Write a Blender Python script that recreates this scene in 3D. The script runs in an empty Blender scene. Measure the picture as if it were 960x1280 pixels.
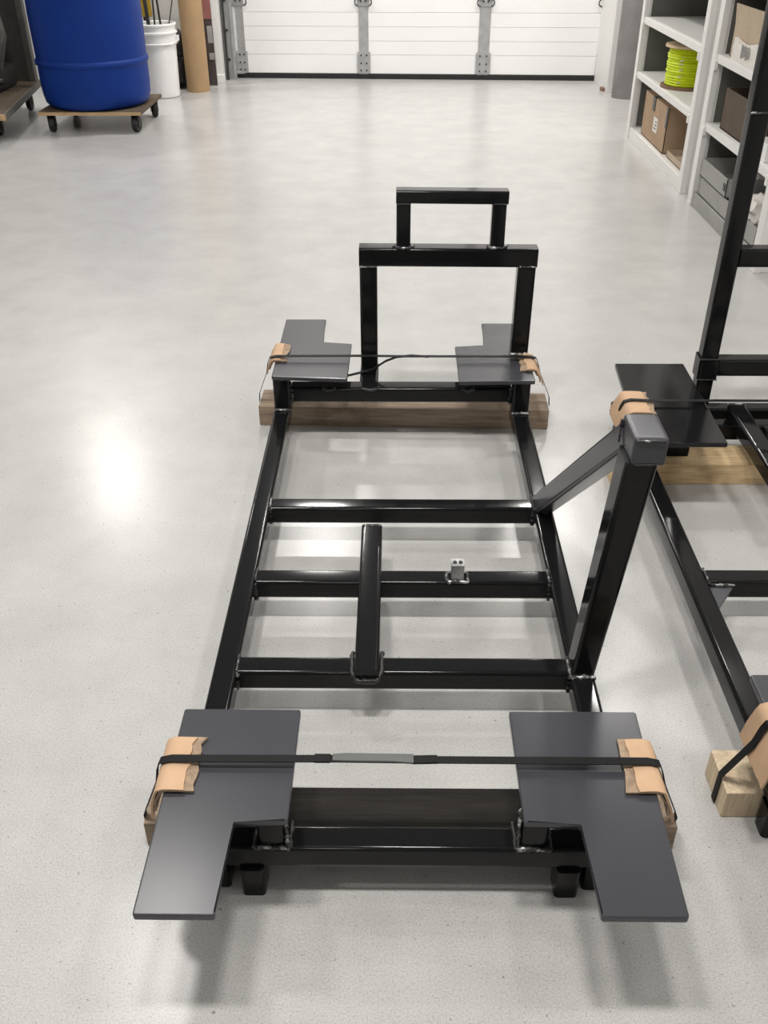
import bpy, bmesh, math, random
from mathutils import Vector, Matrix
random.seed(7)
sc = bpy.context.scene
C = sc.collection
PI = math.pi

# ------------------------------------------------------------------ camera
def make_camera():
    pitch, yaw, roll, H = 0.5887, -0.0123, -0.0031, 1.1
    cp, sp = math.cos(pitch), math.sin(pitch)
    fw = Vector((math.sin(yaw)*cp, math.cos(yaw)*cp, -sp))
    r = Vector((math.cos(yaw), -math.sin(yaw), 0)); u = r.cross(fw)
    c, s = math.cos(roll), math.sin(roll)
    r2 = c*r + s*u; u2 = -s*r + c*u
    cam = bpy.data.cameras.new('camera'); o = bpy.data.objects.new('camera', cam); C.objects.link(o)
    cam.sensor_fit = 'VERTICAL'; cam.sensor_height = 36; cam.lens = 36*1165.58/1280; cam.clip_start = 0.02
    m = Matrix((r2, u2, -fw)).transposed().to_4x4(); m.translation = (0, 0, H)
    o.matrix_world = m
    sc.camera = o
make_camera()

# ------------------------------------------------------------------ world, lights, exposure
w = bpy.data.worlds.new('world'); sc.world = w; w.use_nodes = True
w.node_tree.nodes['Background'].inputs[0].default_value = (0.9, 0.95, 1, 1)
w.node_tree.nodes['Background'].inputs[1].default_value = 0.3
CEIL = 3.0
LAMPS = ((-0.58, 0.60, 40), (0.06, 0.60, 40), (1.4, 0.65, 18), (-3.2, 0.62, 18), (-0.98, 2.36, 21), (1.35, 4.0, 28), (-3.2, 3.2, 30),  # the weak near-right lamp is added to brighten the second frame's timber
         (-2.25, 6.45, 40), (-0.52, 5.6, 54), (1.1, 5.7, 52), (-0.35, -2.3, 14), (-3.1, -2.3, 14))
def ceiling_lamp(x, y, watts):
    l = bpy.data.lights.new('ceiling_lamp', 'AREA'); l.shape = 'RECTANGLE'; l.size = 0.26; l.size_y = 0.18
    l.energy = watts; l.color = (1.0, 0.97, 0.93)
    o = bpy.data.objects.new('ceiling_lamp', l); C.objects.link(o); o.location = (x, y, CEIL-0.04)
for _l in LAMPS: ceiling_lamp(*_l)
vs = sc.view_settings
vs.view_transform = 'Standard'; vs.look = 'None'; vs.gamma = 1; vs.exposure = -0.32; vs.use_curve_mapping = False

# ------------------------------------------------------------------ materials
MATS = {}
def nm(name):
    m = bpy.data.materials.new(name); m.use_nodes = True
    nt = m.node_tree; b = nt.nodes['Principled BSDF']
    MATS[name] = m
    return m, nt, b
def N(nt, t, **kw):
    n = nt.nodes.new(t)
    for k, v in kw.items():
        if k in n.inputs: n.inputs[k].default_value = v
        else: setattr(n, k, v)
    return n
def ramp(nt, src, stops):
    r = nt.nodes.new('ShaderNodeValToRGB'); nt.links.new(src, r.inputs[0])
    e = r.color_ramp.elements
    while len(e) < len(stops): e.new(0.5)
    for i, (p, c) in enumerate(stops):
        e[i].position = p; e[i].color = (*c, 1) if len(c) == 3 else c
    return r
def bump(nt, b, src, s, d):
    n = nt.nodes.new('ShaderNodeBump'); n.inputs['Strength'].default_value = s; n.inputs['Distance'].default_value = d
    nt.links.new(src, n.inputs['Height']); nt.links.new(n.outputs[0], b.inputs['Normal'])
def coords(nt, scale=(1, 1, 1), rot=(0, 0, 0)):
    t = nt.nodes.new('ShaderNodeTexCoord'); m = nt.nodes.new('ShaderNodeMapping')
    m.inputs['Scale'].default_value = scale; m.inputs['Rotation'].default_value = rot
    nt.links.new(t.outputs['Object'], m.inputs[0]); return m.outputs[0]
def noise(nt, vec, scale, detail=4, rough=0.55):
    n = nt.nodes.new('ShaderNodeTexNoise'); n.inputs['Scale'].default_value = scale
    n.inputs['Detail'].default_value = detail; n.inputs['Roughness'].default_value = rough
    if vec: nt.links.new(vec, n.inputs['Vector'])
    return n.outputs['Fac']
def simple(name, col, rough=0.5, metal=0.0, var=0.12, scale=14, spec=0.5, bumps=0.0):
    m, nt, b = nm(name)
    f = noise(nt, coords(nt), scale)
    lo = tuple(c*(1-var) for c in col); hi = tuple(min(1, c*(1+var)) for c in col)
    r = ramp(nt, f, [(0.3, lo), (0.7, hi)]); nt.links.new(r.outputs[0], b.inputs['Base Color'])
    b.inputs['Roughness'].default_value = rough; b.inputs['Metallic'].default_value = metal
    b.inputs['Specular IOR Level'].default_value = spec
    if bumps: bump(nt, b, noise(nt, coords(nt), scale*6), bumps, 0.002)
    return m
# black gloss paint on steel
def steel(name, base, r0, r1, spec=0.5):
    m, nt, b = nm(name)
    v = coords(nt)
    f = noise(nt, v, 9, 5)
    b.inputs['Roughness'].default_value = (r0+r1)/2
    g = f
    c = ramp(nt, g, [(0.35, tuple(x*0.95 for x in base)), (0.8, tuple(x*1.06 for x in base))])
    nt.links.new(c.outputs[0], b.inputs['Base Color'])
    b.inputs['Specular IOR Level'].default_value = spec
steel('black_paint', (0.008, 0.008, 0.0084), 0.07, 0.13, 0.22)
steel('plate_paint', (0.045, 0.0455, 0.053), 0.23, 0.27, 0.5)
steel('plate_gloss', (0.008, 0.008, 0.009), 0.08, 0.15, 0.5)
# weld seams: black paint with bare metal showing
m, nt, b = nm('weld')
f = noise(nt, coords(nt), 70, 4, 0.7)
r = ramp(nt, f, [(0.50, (0.02, 0.02, 0.02)), (0.62, (0.55, 0.55, 0.55))]); nt.links.new(r.outputs[0], b.inputs['Base Color'])
r2 = ramp(nt, f, [(0.50, (0, 0, 0)), (0.62, (1, 1, 1))]); nt.links.new(r2.outputs[0], b.inputs['Metallic'])
b.inputs['Roughness'].default_value = 0.3; bump(nt, b, noise(nt, coords(nt), 220, 3), 0.5, 0.002)
m, nt, b = nm('weld_dark')
b.inputs['Base Color'].default_value = (0.018, 0.018, 0.018, 1); b.inputs['Roughness'].default_value = 0.33
bump(nt, b, noise(nt, coords(nt), 260, 3), 0.6, 0.002)
m, nt, b = nm('bare_steel')
f = noise(nt, coords(nt), 40, 4)
r = ramp(nt, f, [(0.3, (0.16, 0.16, 0.16)), (0.7, (0.5, 0.5, 0.5))]); nt.links.new(r.outputs[0], b.inputs['Base Color'])
b.inputs['Metallic'].default_value = 0.9; b.inputs['Roughness'].default_value = 0.35
# polished concrete floor
m, nt, b = nm('concrete')
v = coords(nt)
big = noise(nt, v, 0.8, 5, 0.6); mid = noise(nt, v, 6, 6, 0.65); fine = noise(nt, v, 400, 2, 0.7)
rb = ramp(nt, big, [(0.3, (0.465, 0.459, 0.446)), (0.7, (0.515, 0.51, 0.499))])
rm = ramp(nt, mid, [(0.3, (0.90,)*3), (0.7, (1.05, 1.05, 1.05))])
rf = ramp(nt, fine, [(0.28, (0.70, 0.69, 0.67)), (0.47, (0.96,)*3), (0.75, (1.14, 1.14, 1.14))])
mx = N(nt, 'ShaderNodeMix', data_type='RGBA', blend_type='MULTIPLY'); mx.inputs[0].default_value = 1
nt.links.new(rb.outputs[0], mx.inputs[6]); nt.links.new(rm.outputs[0], mx.inputs[7])
mx2 = N(nt, 'ShaderNodeMix', data_type='RGBA', blend_type='MULTIPLY'); mx2.inputs[0].default_value = 1
nt.links.new(mx.outputs[2], mx2.inputs[6]); nt.links.new(rf.outputs[0], mx2.inputs[7])
spk = ramp(nt, noise(nt, v, 150, 2, 0.5), [(0.24, (0.5, 0.48, 0.45)), (0.31, (1, 1, 1))])
mx3 = N(nt, 'ShaderNodeMix', data_type='RGBA', blend_type='MULTIPLY'); mx3.inputs[0].default_value = 1
nt.links.new(mx2.outputs[2], mx3.inputs[6]); nt.links.new(spk.outputs[0], mx3.inputs[7])
nt.links.new(mx3.outputs[2], b.inputs['Base Color'])
b.inputs['Roughness'].default_value = 0.25
# timber
def wood(name, c0, c1, axis, dark=(0.05, 0.035, 0.022)):
    m, nt, b = nm(name)
    s = [22, 22, 22]; s[axis] = 1.6
    v = coords(nt, tuple(s))
    f = noise(nt, v, 2.2, 6, 0.6); g = noise(nt, v, 9, 4, 0.6); k = noise(nt, coords(nt), 7, 3)
    r = ramp(nt, f, [(0.25, c0), (0.7, c1)]); r2 = ramp(nt, g, [(0.3, (0.72,)*3), (0.6, (1, 1, 1))])
    r3 = ramp(nt, k, [(0.28, (0.55, 0.5, 0.45)), (0.42, (1, 1, 1))])
    mx = N(nt, 'ShaderNodeMix', data_type='RGBA', blend_type='MULTIPLY'); mx.inputs[0].default_value = 1
    nt.links.new(r.outputs[0], mx.inputs[6]); nt.links.new(r2.outputs[0], mx.inputs[7])
    my = N(nt, 'ShaderNodeMix', data_type='RGBA', blend_type='MULTIPLY'); my.inputs[0].default_value = 1
    nt.links.new(mx.outputs[2], my.inputs[6]); nt.links.new(r3.outputs[0], my.inputs[7])
    nt.links.new(my.outputs[2], b.inputs['Base Color']); b.inputs['Roughness'].default_value = 0.8; b.inputs['Specular IOR Level'].default_value = 0.25
    bump(nt, b, g, 0.3, 0.002)
wood('timber_old', (0.22, 0.165, 0.12), (0.40, 0.31, 0.225), 0)
wood('timber_new', (0.64, 0.45, 0.24), (0.80, 0.61, 0.37), 0)
wood('timber_end', (0.62, 0.48, 0.32), (0.80, 0.66, 0.47), 2)
wood('board_black', (0.006, 0.0055, 0.0045), (0.022, 0.019, 0.015), 0)
wood('plywood', (0.07, 0.052, 0.036), (0.15, 0.11, 0.075), 0)
wood('plywood_edge', (0.42, 0.28, 0.15), (0.6, 0.42, 0.24), 0)
simple('cardboard', (0.52, 0.345, 0.215), 0.85, var=0.08, scale=20)
simple('cardboard_core', (0.33, 0.24, 0.165), 0.95, var=0.3, scale=120, bumps=0.5)
simple('cardboard_box', (0.40, 0.275, 0.175), 0.85, var=0.1, scale=9)
simple('cardboard_pale', (0.50, 0.40, 0.29), 0.85, var=0.1, scale=9)
simple('cardboard_dark', (0.10, 0.072, 0.05), 0.9, var=0.15)
simple('kraft_tube', (0.40, 0.26, 0.135), 0.6, var=0.08, scale=10)
simple('strap_black', (0.007, 0.007, 0.0075), 0.6, var=0.2, spec=0.2)
simple('strap_grey', (0.10, 0.105, 0.10), 0.45, var=0.15)
simple('white_paint', (0.80, 0.79, 0.765), 0.45, var=0.03, scale=4)
simple('white_wall', (0.78, 0.77, 0.75), 0.7, var=0.02, scale=3)
simple('ceiling_white', (0.47, 0.48, 0.50), 0.9, var=0.02, scale=2)
simple('door_white', (0.90, 0.898, 0.892), 0.5, var=0.02, scale=3)
simple('galvanised', (0.42, 0.42, 0.42), 0.45, 0.35, var=0.12, scale=25)
simple('rubber', (0.012, 0.012, 0.012), 0.6, var=0.3)
simple('grey_wall', (0.36, 0.36, 0.36), 0.8, var=0.03)
simple('concrete_tube', (0.215, 0.21, 0.205), 0.7, var=0.14, scale=9, bumps=0.1)
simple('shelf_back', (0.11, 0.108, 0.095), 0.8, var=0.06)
simple('blue_plastic', (0.003, 0.030, 0.205), 0.5, var=0.06, scale=5, spec=0.2)
simple('white_plastic', (0.82, 0.815, 0.80), 0.38, var=0.02)
simple('white_paper', (0.74, 0.71, 0.66), 0.8, var=0.06)
simple('grey_bin', (0.34, 0.335, 0.32), 0.6, var=0.08)
simple('yellow_line', (0.60, 0.72, 0.0), 0.5, var=0.12, scale=60)
simple('pale_wood', (0.62, 0.47, 0.31), 0.7, var=0.08)
simple('brown_wood', (0.22, 0.13, 0.08), 0.7, var=0.1)
simple('tape_black', (0.035, 0.036, 0.036), 0.4)
simple('black_bag', (0.012, 0.012, 0.013), 0.35, var=0.3)
simple('yellow_tool', (0.40, 0.27, 0.02), 0.5)
simple('dark_metal', (0.035, 0.034, 0.032), 0.5, 0.3, var=0.3)
simple('print_red', (0.30, 0.12, 0.11), 0.5)
simple('print_dark', (0.06, 0.045, 0.045), 0.5, var=0.6, scale=9)
simple('cart_grey', (0.085, 0.082, 0.072), 0.5, var=0.15)
simple('ink', (0.05, 0.05, 0.05), 0.7)

# ------------------------------------------------------------------ helpers
def tag(o, label=None, cat=None, group=None, kind=None):
    if label: o['label'] = label
    if cat: o['category'] = cat
    if group: o['group'] = group
    if kind: o['kind'] = kind
    return o
ORG = {}
def thing(name, label, cat, loc, rz=0, group=None):
    o = bpy.data.objects.new(name, None); C.objects.link(o); o.location = loc; o.rotation_euler = (0, 0, rz)
    o.empty_display_size = 0.05
    ORG[o] = Vector(loc)
    return tag(o, label, cat, group)
def finish(name, bm, mat, parent=None, loc=None, smooth=True, angle=35, wn=True):
    """bm holds world coordinates (un-rotated); the object's origin goes to loc or the parent's origin"""
    root = parent
    while root is not None and root.parent is not None: root = root.parent
    org = ORG[root] if root is not None else Vector(loc if loc else (0, 0, 0))
    bmesh.ops.translate(bm, verts=bm.verts, vec=-org)
    bmesh.ops.recalc_face_normals(bm, faces=bm.faces)
    me = bpy.data.meshes.new(name); bm.to_mesh(me); bm.free()
    mats = mat if isinstance(mat, (list, tuple)) else [mat]
    for k in mats: me.materials.append(MATS[k])
    if smooth:
        for p in me.polygons: p.use_smooth = True
        me.set_sharp_from_angle(angle=math.radians(angle))
    o = bpy.data.objects.new(name, me); C.objects.link(o)
    if parent is not None: o.parent = parent
    else:
        o.location = org; ORG[o] = org
    if smooth and wn:
        mo = o.modifiers.new('weighted_normal', 'WEIGHTED_NORMAL'); mo.keep_sharp = True
    return o
def bm_box(bm, x0, x1, y0, y1, z0, z1, bev=0.0, seg=2, mi=0):
    vs = [bm.verts.new(p) for p in ((x0,y0,z0),(x1,y0,z0),(x1,y1,z0),(x0,y1,z0),(x0,y0,z1),(x1,y0,z1),(x1,y1,z1),(x0,y1,z1))]
    fs = [bm.faces.new([vs[i] for i in q]) for q in ((3,2,1,0),(4,5,6,7),(0,1,5,4),(1,2,6,5),(2,3,7,6),(3,0,4,7))]
    for f in fs: f.material_index = mi
    if bev > 0:
        es = list({e for f in fs for e in f.edges})
        bmesh.ops.bevel(bm, geom=es, offset=bev, segments=seg, profile=0.6, affect='EDGES')
def box(name, x0, x1, y0, y1, z0, z1, mat, parent=None, bev=0.002, seg=2, loc=None):
    bm = bmesh.new(); bm_box(bm, x0, x1, y0, y1, z0, z1, bev, seg)
    return finish(name, bm, mat, parent, loc)
def rrect(w, h, r, seg=4):
    pts = []
    for cx, cy, a0 in ((w/2-r, h/2-r, 0), (-w/2+r, h/2-r, PI/2), (-w/2+r, -h/2+r, PI), (w/2-r, -h/2+r, 1.5*PI)):
        for k in range(seg+1):
            a = a0 + k/seg*PI/2; pts.append((cx + r*math.cos(a), cy + r*math.sin(a)))
    return pts
def bm_sweep(bm, path, prof, up=(0, 0, 1), cap=True, mi=0, scales=None):
    rings = []
    n = len(path)
    for i, p in enumerate(path):
        p = Vector(p)
        d = (Vector(path[min(i+1, n-1)]) - Vector(path[max(i-1, 0)])).normalized()
        u = Vector(up); s = d.cross(u)
        if s.length < 1e-4: s = d.cross(Vector((0, 1, 0)))
        s.normalize(); u2 = s.cross(d)
        k = scales[i] if scales else 1
        rings.append([bm.verts.new(p + s*a*k + u2*b_*k) for a, b_ in prof])
    m = len(prof)
    for i in range(n-1):
        for j in range(m):
            f = bm.faces.new((rings[i][j], rings[i][(j+1) % m], rings[i+1][(j+1) % m], rings[i+1][j])); f.material_index = mi
    if cap:
        bm.faces.new(rings[0][::-1]).material_index = mi; bm.faces.new(rings[-1]).material_index = mi
def tube(name, p0, p1, w_, h_, parent, mat='black_paint', r=0.0065, up=(0, 0, 1)):
    """square steel tube with rounded corners; p0, p1 on its centre line"""
    bm = bmesh.new(); bm_sweep(bm, [p0, p1], rrect(w_, h_, r), up)
    return finish(name, bm, mat, parent)
def circ(r, n=10): return [(r*math.cos(2*PI*k/n), r*math.sin(2*PI*k/n)) for k in range(n)]
def wire(name, path, r, mat, parent=None, loc=None, n=8):
    bm = bmesh.new(); bm_sweep(bm, path, circ(r, n))
    return finish(name, bm, mat, parent, loc)
def bm_lathe(bm, prof, cx, cy, n=40, mi=0, z0=0):
    rings = []
    for r, z in prof:
        rings.append([bm.verts.new((cx + r*math.cos(2*PI*k/n), cy + r*math.sin(2*PI*k/n), z + z0)) for k in range(n)] if r > 1e-6 else [bm.verts.new((cx, cy, z+z0))])
    for a, b_ in zip(rings, rings[1:]):
        for k in range(n):
            k2 = (k+1) % n
            if len(a) == 1 and len(b_) == 1: continue
            if len(a) == 1: f = bm.faces.new((a[0], b_[k2], b_[k]))
            elif len(b_) == 1: f = bm.faces.new((a[k], a[k2], b_[0]))
            else: f = bm.faces.new((a[k], a[k2], b_[k2], b_[k]))
            f.material_index = mi
def lathe(name, prof, cx, cy, mat, parent=None, n=40, z0=0, loc=None, angle=35):
    bm = bmesh.new(); bm_lathe(bm, prof, cx, cy, n, 0, z0)
    return finish(name, bm, mat, parent, loc, angle=angle)
def bm_prism(bm, poly, z0, z1, bev=0.0, seg=2):
    a = [bm.verts.new((x, y, z0)) for x, y in poly]; b_ = [bm.verts.new((x, y, z1)) for x, y in poly]
    n = len(poly); fs = [bm.faces.new(a[::-1]), bm.faces.new(b_)]
    for i in range(n): fs.append(bm.faces.new((a[i], a[(i+1) % n], b_[(i+1) % n], b_[i])))
    if bev:
        es = list({e for f in fs for e in f.edges})
        bmesh.ops.bevel(bm, geom=es, offset=bev, segments=seg, profile=0.6, affect='EDGES')
def round_poly(poly, r, seg=3):
    out = []; n = len(poly)
    for i in range(n):
        p = Vector(poly[i]); a = Vector(poly[i-1]); c = Vector(poly[(i+1) % n])
        da = (a-p).normalized(); dc = (c-p).normalized()
        for k in range(seg+1):
            t = k/seg; q0 = p + da*r; q1 = p + dc*r
            q = (1-t)**2*q0 + 2*t*(1-t)*p + t*t*q1
            out.append((q.x, q.y))
    return out
def plate(name, poly, z0, z1, mat, parent):
    bm = bmesh.new(); bm_prism(bm, round_poly(poly, 0.004), z0, z1)
    # round only the long rim
    es = [e for e in bm.edges if abs(e.verts[0].co.z - e.verts[1].co.z) < 1e-6]
    bmesh.ops.bevel(bm, geom=es, offset=0.0024, segments=3, profile=0.6, affect='EDGES')
    return finish(name, bm, mat, parent)
def weld(pts, parent, r=0.0028, mat='weld_dark', step=0.004):
    """a rippled bead that follows pts"""
    path = []
    for a, b_ in zip(pts, pts[1:]):
        a = Vector(a); b_ = Vector(b_); n = max(2, int((b_-a).length/step))
        for k in range(n): path.append(a.lerp(b_, k/n))
    path.append(Vector(pts[-1]))
    sc_ = [0.75 + 0.5*random.random() for _ in path]
    path = [p + Vector((random.uniform(-1, 1), random.uniform(-1, 1), random.uniform(-1, 1)))*r*0.25 for p in path]
    bm = bmesh.new(); bm_sweep(bm, path, circ(r, 7), scales=sc_)
    return finish('weld_bead', bm, mat, parent, angle=80, wn=False)
def wrap_band(name, path, width, thick, mat, parent=None, loc=None, side=(0, 1, 0)):
    """flat strip that follows path, its width along side"""
    bm = bmesh.new(); s = Vector(side); n = len(path); top = []; bot = []
    for i, p in enumerate(path):
        p = Vector(p); d = (Vector(path[min(i+1, n-1)]) - Vector(path[max(i-1, 0)])).normalized()
        nn = s.cross(d).normalized(); 
        if nn.length < .5: nn = Vector((0, 0, 1))
        wd = width[i] if isinstance(width, (list, tuple)) else width
        top.append([bm.verts.new(p + s*wd/2 + nn*thick/2), bm.verts.new(p - s*wd/2 + nn*thick/2)])
        bot.append([bm.verts.new(p + s*wd/2 - nn*thick/2), bm.verts.new(p - s*wd/2 - nn*thick/2)])
    for i in range(n-1):
        bm.faces.new((top[i][0], top[i+1][0], top[i+1][1], top[i][1]))
        bm.faces.new((bot[i][0], bot[i][1], bot[i+1][1], bot[i+1][0]))
        bm.faces.new((top[i][0], bot[i][0], bot[i+1][0], top[i+1][0]))
        bm.faces.new((top[i][1], top[i+1][1], bot[i+1][1], bot[i][1]))
    for k in (0, -1): bm.faces.new((top[k][0], top[k][1], bot[k][1], bot[k][0]))
    return finish(name, bm, mat, parent, loc)

# ------------------------------------------------------------------ the room
def struct(o): return tag(o, kind='structure')
struct(box('floor', -4.6, 1.9, -4.2, 7.6, -0.05, 0, 'concrete', bev=0))
struct(box('ceiling', -4.6, 1.9, -4.2, 7.6, CEIL, CEIL+0.05, 'ceiling_white', bev=0))
struct(box('wall_left', -4.7, -4.6, -4.2, 7.6, 0, CEIL, 'grey_wall', bev=0))
struct(box('wall_right', 1.8, 1.9, -4.2, 7.6, 0, CEIL, 'white_wall', bev=0))
struct(box('wall_front', -4.6, 1.9, -4.3, -4.2, 0, CEIL, 'grey_wall', bev=0))
struct(box('wall_back', -4.6, -1.25, 6.95, 7.05, 0, CEIL, 'white_wall', bev=0))
struct(box('wall_back_low', -4.6, -1.75, 6.78, 6.95, 0, 1.1, 'white_wall', bev=0.004))
struct(box('wall_corner', 1.50, 1.8, 6.62, 7.4, 0, CEIL, 'white_wall', bev=0))
struct(box('trim_1', -1.262, -1.178, 6.955, 7.3, 0, CEIL, 'white_paint', bev=0.003))
struct(box('trim_2', -1.275, -1.17, 6.94, 7.0, 0, 0.05, 'white_paint', bev=0.004))
struct(box('trim_3', 1.368, 1.425, 6.55, 7.3, 0, CEIL, 'white_paint', bev=0.003))
struct(box('wall_lintel', -1.3, 1.5, 6.95, 7.05, 2.3, CEIL, 'white_wall', bev=0))

# sectional door: built square at x 0..2.63 along its own axis, then turned slightly
def sectional_door():
    L = 2.634; ox, oy = -1.172, 7.152; rz = math.atan2(7.005-7.152, 1.449+1.172)
    d = thing('door_1', None, None, (ox, oy, 0), rz); tag(d, kind='structure')
    P = lambda u: ox + u
    zs = [0.032]; z = 0.152
    while z < 2.35: zs.append(z); z += 0.0865 if len(zs) % 6 else 0.09
    cols = [(0.05, 0.925), (1.0, 1.735), (1.82, 2.58)]
    box('door_core', P(0.0), P(L), oy+0.005, oy+0.05, 0.02, 2.35, 'door_white', d, bev=0)
    # each rib of each section stands proud of the groove between
    for z0, z1 in zip(zs, zs[1:]):
        bm = bmesh.new()
        bm_box(bm, P(0.0), P(L), oy, oy+0.008, z0+0.001, z1-0.001, 0.0016, 2)
        finish('door_rib', bm, 'door_white', d)
    box('bottom_seal', P(0.0), P(L), oy-0.01, oy+0.05, 0.0, 0.028, 'rubber', d, bev=0.004)
    box('bottom_rail', P(0.0), P(L), oy-0.004, oy+0.01, 0.026, 0.034, 'dark_metal', d, bev=0.001)
    for u0, u1 in ((0.085, 0.135), (0.925, 0.99), (1.74, 1.815), (2.555, 2.60)):
        st = box('stile', P(u0), P(u1), oy-0.007, oy+0.001, 0.03, 2.34, 'galvanised', d, bev=0.001)
        h = box('hinge_plate', P(u0-0.012), P(u1+0.012), oy-0.013, oy-0.006, 0.035, 0.17, 'galvanised', d, bev=0.002)
        for a in (0.2, 0.8):
            for zz in (0.055, 0.10, 0.15):
                bm = bmesh.new(); bm_lathe(bm, [(0, 0), (0.006, 0), (0.005, 0.004), (0, 0.005)], 0, 0, 8)
                bmesh.ops.rotate(bm, verts=bm.verts, cent=(0, 0, 0), matrix=Matrix.Rotation(PI/2, 3, 'X'))
                bmesh.ops.translate(bm, verts=bm.verts, vec=(P(u0 + (u1-u0)*a), oy-0.013, zz)); finish('bolt', bm, 'dark_metal', h)
        # hinge at the joint of the two lowest sections
        hz = 0.485
        hg = box('section_hinge', P(u0-0.008), P(u1+0.008), oy-0.014, oy-0.006, hz-0.035, hz+0.05, 'galvanised', d, bev=0.003)
        for s in (-1, 1):
            uc = (u0+u1)/2 + s*0.035
            path = [(P(uc + s*0.022*math.sin(a)), oy-0.02, hz - 0.012 - 0.022*math.cos(a)) for a in [k*PI/8 for k in range(0, 13)]]
            wire('hinge_loop', path, 0.004, 'dark_metal', hg)
    # latch roller bottom left and right
    for u in (0.03, 2.6):
        br = box('roller_bracket', P(u-0.03), P(u+0.09), oy-0.03, oy-0.012, 0.03, 0.05, 'galvanised', d, bev=0.002)
        wire('roller', [(P(u), oy-0.05, 0.06), (P(u), oy-0.012, 0.06)], 0.022, 'galvanised', br, n=14)
    return d
sectional_door()
def door_track(x0, x1, y, label_n):
    tr = thing('trim_%d' % label_n, None, None, (x0, y, 0)); tag(tr, kind='structure')
    box('track_web', x0, x1, y, y+0.05, 0, 2.4, 'galvanised', tr, bev=0.002)
    box('track_lip', x0+0.012, x0+0.022, y-0.03, y, 0.0, 2.4, 'dark_metal', tr, bev=0.001)
    box('track_flange', x1-0.012, x1, y-0.022, y, 0.02, 2.4, 'galvanised', tr, bev=0.001)
    for z in (0.12, 0.3, 0.48, 0.66):
        box('track_bolt', x0+0.024, x0+0.038, y-0.01, y, z, z+0.014, 'dark_metal', tr, bev=0.002)
door_track(-1.176, -1.105, 7.08, 4)
door_track(1.40, 1.455, 6.95, 5)

# ------------------------------------------------------------------ the main frame
T = 0.038
ZR = 0.0897          # top of rails
ZP = 0.181           # top of plates
XC = 0.0154
XI = 0.2585          # half inner width
def rail(name, x, y0, y1, root): return tube(name, (x, y0, ZR-T/2), (x, y1, ZR-T/2), T, T, root)
def cross(name, x0, x1, yf, zt, root, h=T): return tube(name, (x0, yf+T/2, zt-h/2), (x1, yf+T/2, zt-h/2), T, h, root)
def joint_welds(x, side, yf, root, bright=True):
    """bead where a crossbeam meets a rail: over the top and down the front"""
    weld([(x, yf+T, ZR+0.0006), (x, yf+0.003, ZR+0.0006)], root, 0.0024, 'weld' if bright else 'weld_dark')
    weld([(x, yf-0.001, ZR-0.003), (x-side*0.001, yf-0.002, ZR-T+0.002)], root, 0.0042, 'weld_dark')

main = thing('steel_frame', 'long black steel frame with rear hoop and corner plates, strapped to timbers, nearest', 'steel frame', (XC, 1.3, 0))
xl, xr = XC-XI-T/2, XC+XI+T/2
rail('side_rail', xl, 0.745, 1.975, main); rail('side_rail', xr, 0.745, 1.975, main)
for yf in (1.526, 1.291, 1.064):
    cross('crossbeam', XC-XI, XC+XI, yf, ZR, main)
    joint_welds(XC-XI, 1, yf, main); joint_welds(XC+XI, -1, yf, main)
cross('front_beam', -0.245, 0.275, 0.744, ZR, main)
# centre bar lying over the two nearer crossbeams
tube('centre_bar', (-0.0405, 1.052, 0.089), (-0.0405, 1.448, 0.089), 0.039, 0.034, main, r=0.007)
weld([(-0.064, 1.108, 0.091), (-0.0635, 1.062, 0.091), (-0.055, 1.049, 0.086), (-0.026, 1.049, 0.086), (-0.0185, 1.062, 0.091), (-0.0175, 1.108, 0.091)], main, 0.0042)
weld([(-0.057, 1.444, 0.1055), (-0.024, 1.444, 0.1055)], main, 0.0016, 'weld')
# small lug on the middle crossbeam
lug = tube('lug', (0.1125, 1.305, ZR), (0.1125, 1.305, ZR+0.034), 0.022, 0.022, main, 'bare_steel', 0.002)
for dx in (-0.005, 0.005):
    wire('lug_pin', [(0.1125+dx, 1.305, ZR+0.0335), (0.1125+dx, 1.305, ZR+0.0355)], 0.0035, 'dark_metal', lug)
weld([(0.094, 1.292, ZR+0.001), (0.131, 1.292, ZR+0.001), (0.131, 1.318, ZR+0.001), (0.094, 1.318, ZR+0.001), (0.094, 1.292, ZR+0.001)], main, 0.0035, 'weld')
# plates: front pair and rear pair, all L-shaped
PT = 0.010
plate('corner_plate', [(-0.281, 0.897), (-0.124, 0.897), (-0.124, 0.716), (-0.191, 0.716), (-0.191, 0.592), (-0.281, 0.592)], ZP-PT, ZP, 'plate_paint', main)
plate('corner_plate', [(0.326, 0.896), (0.156, 0.896), (0.156, 0.716), (0.2255, 0.716), (0.2255, 0.594), (0.320, 0.594)], ZP-PT, ZP, 'plate_paint', main)
plate('corner_plate', [(-0.279, 1.930), (-0.106, 1.918), (-0.103, 2.114), (-0.175, 2.120), (-0.175, 2.268), (-0.278, 2.268)], ZP-PT, ZP, 'plate_paint', main)
plate('corner_plate', [(0.318, 1.910), (0.146, 1.906), (0.147, 2.099), (0.219, 2.103), (0.222, 2.243), (0.318, 2.243)], ZP-PT, ZP, 'plate_paint', main)
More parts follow.
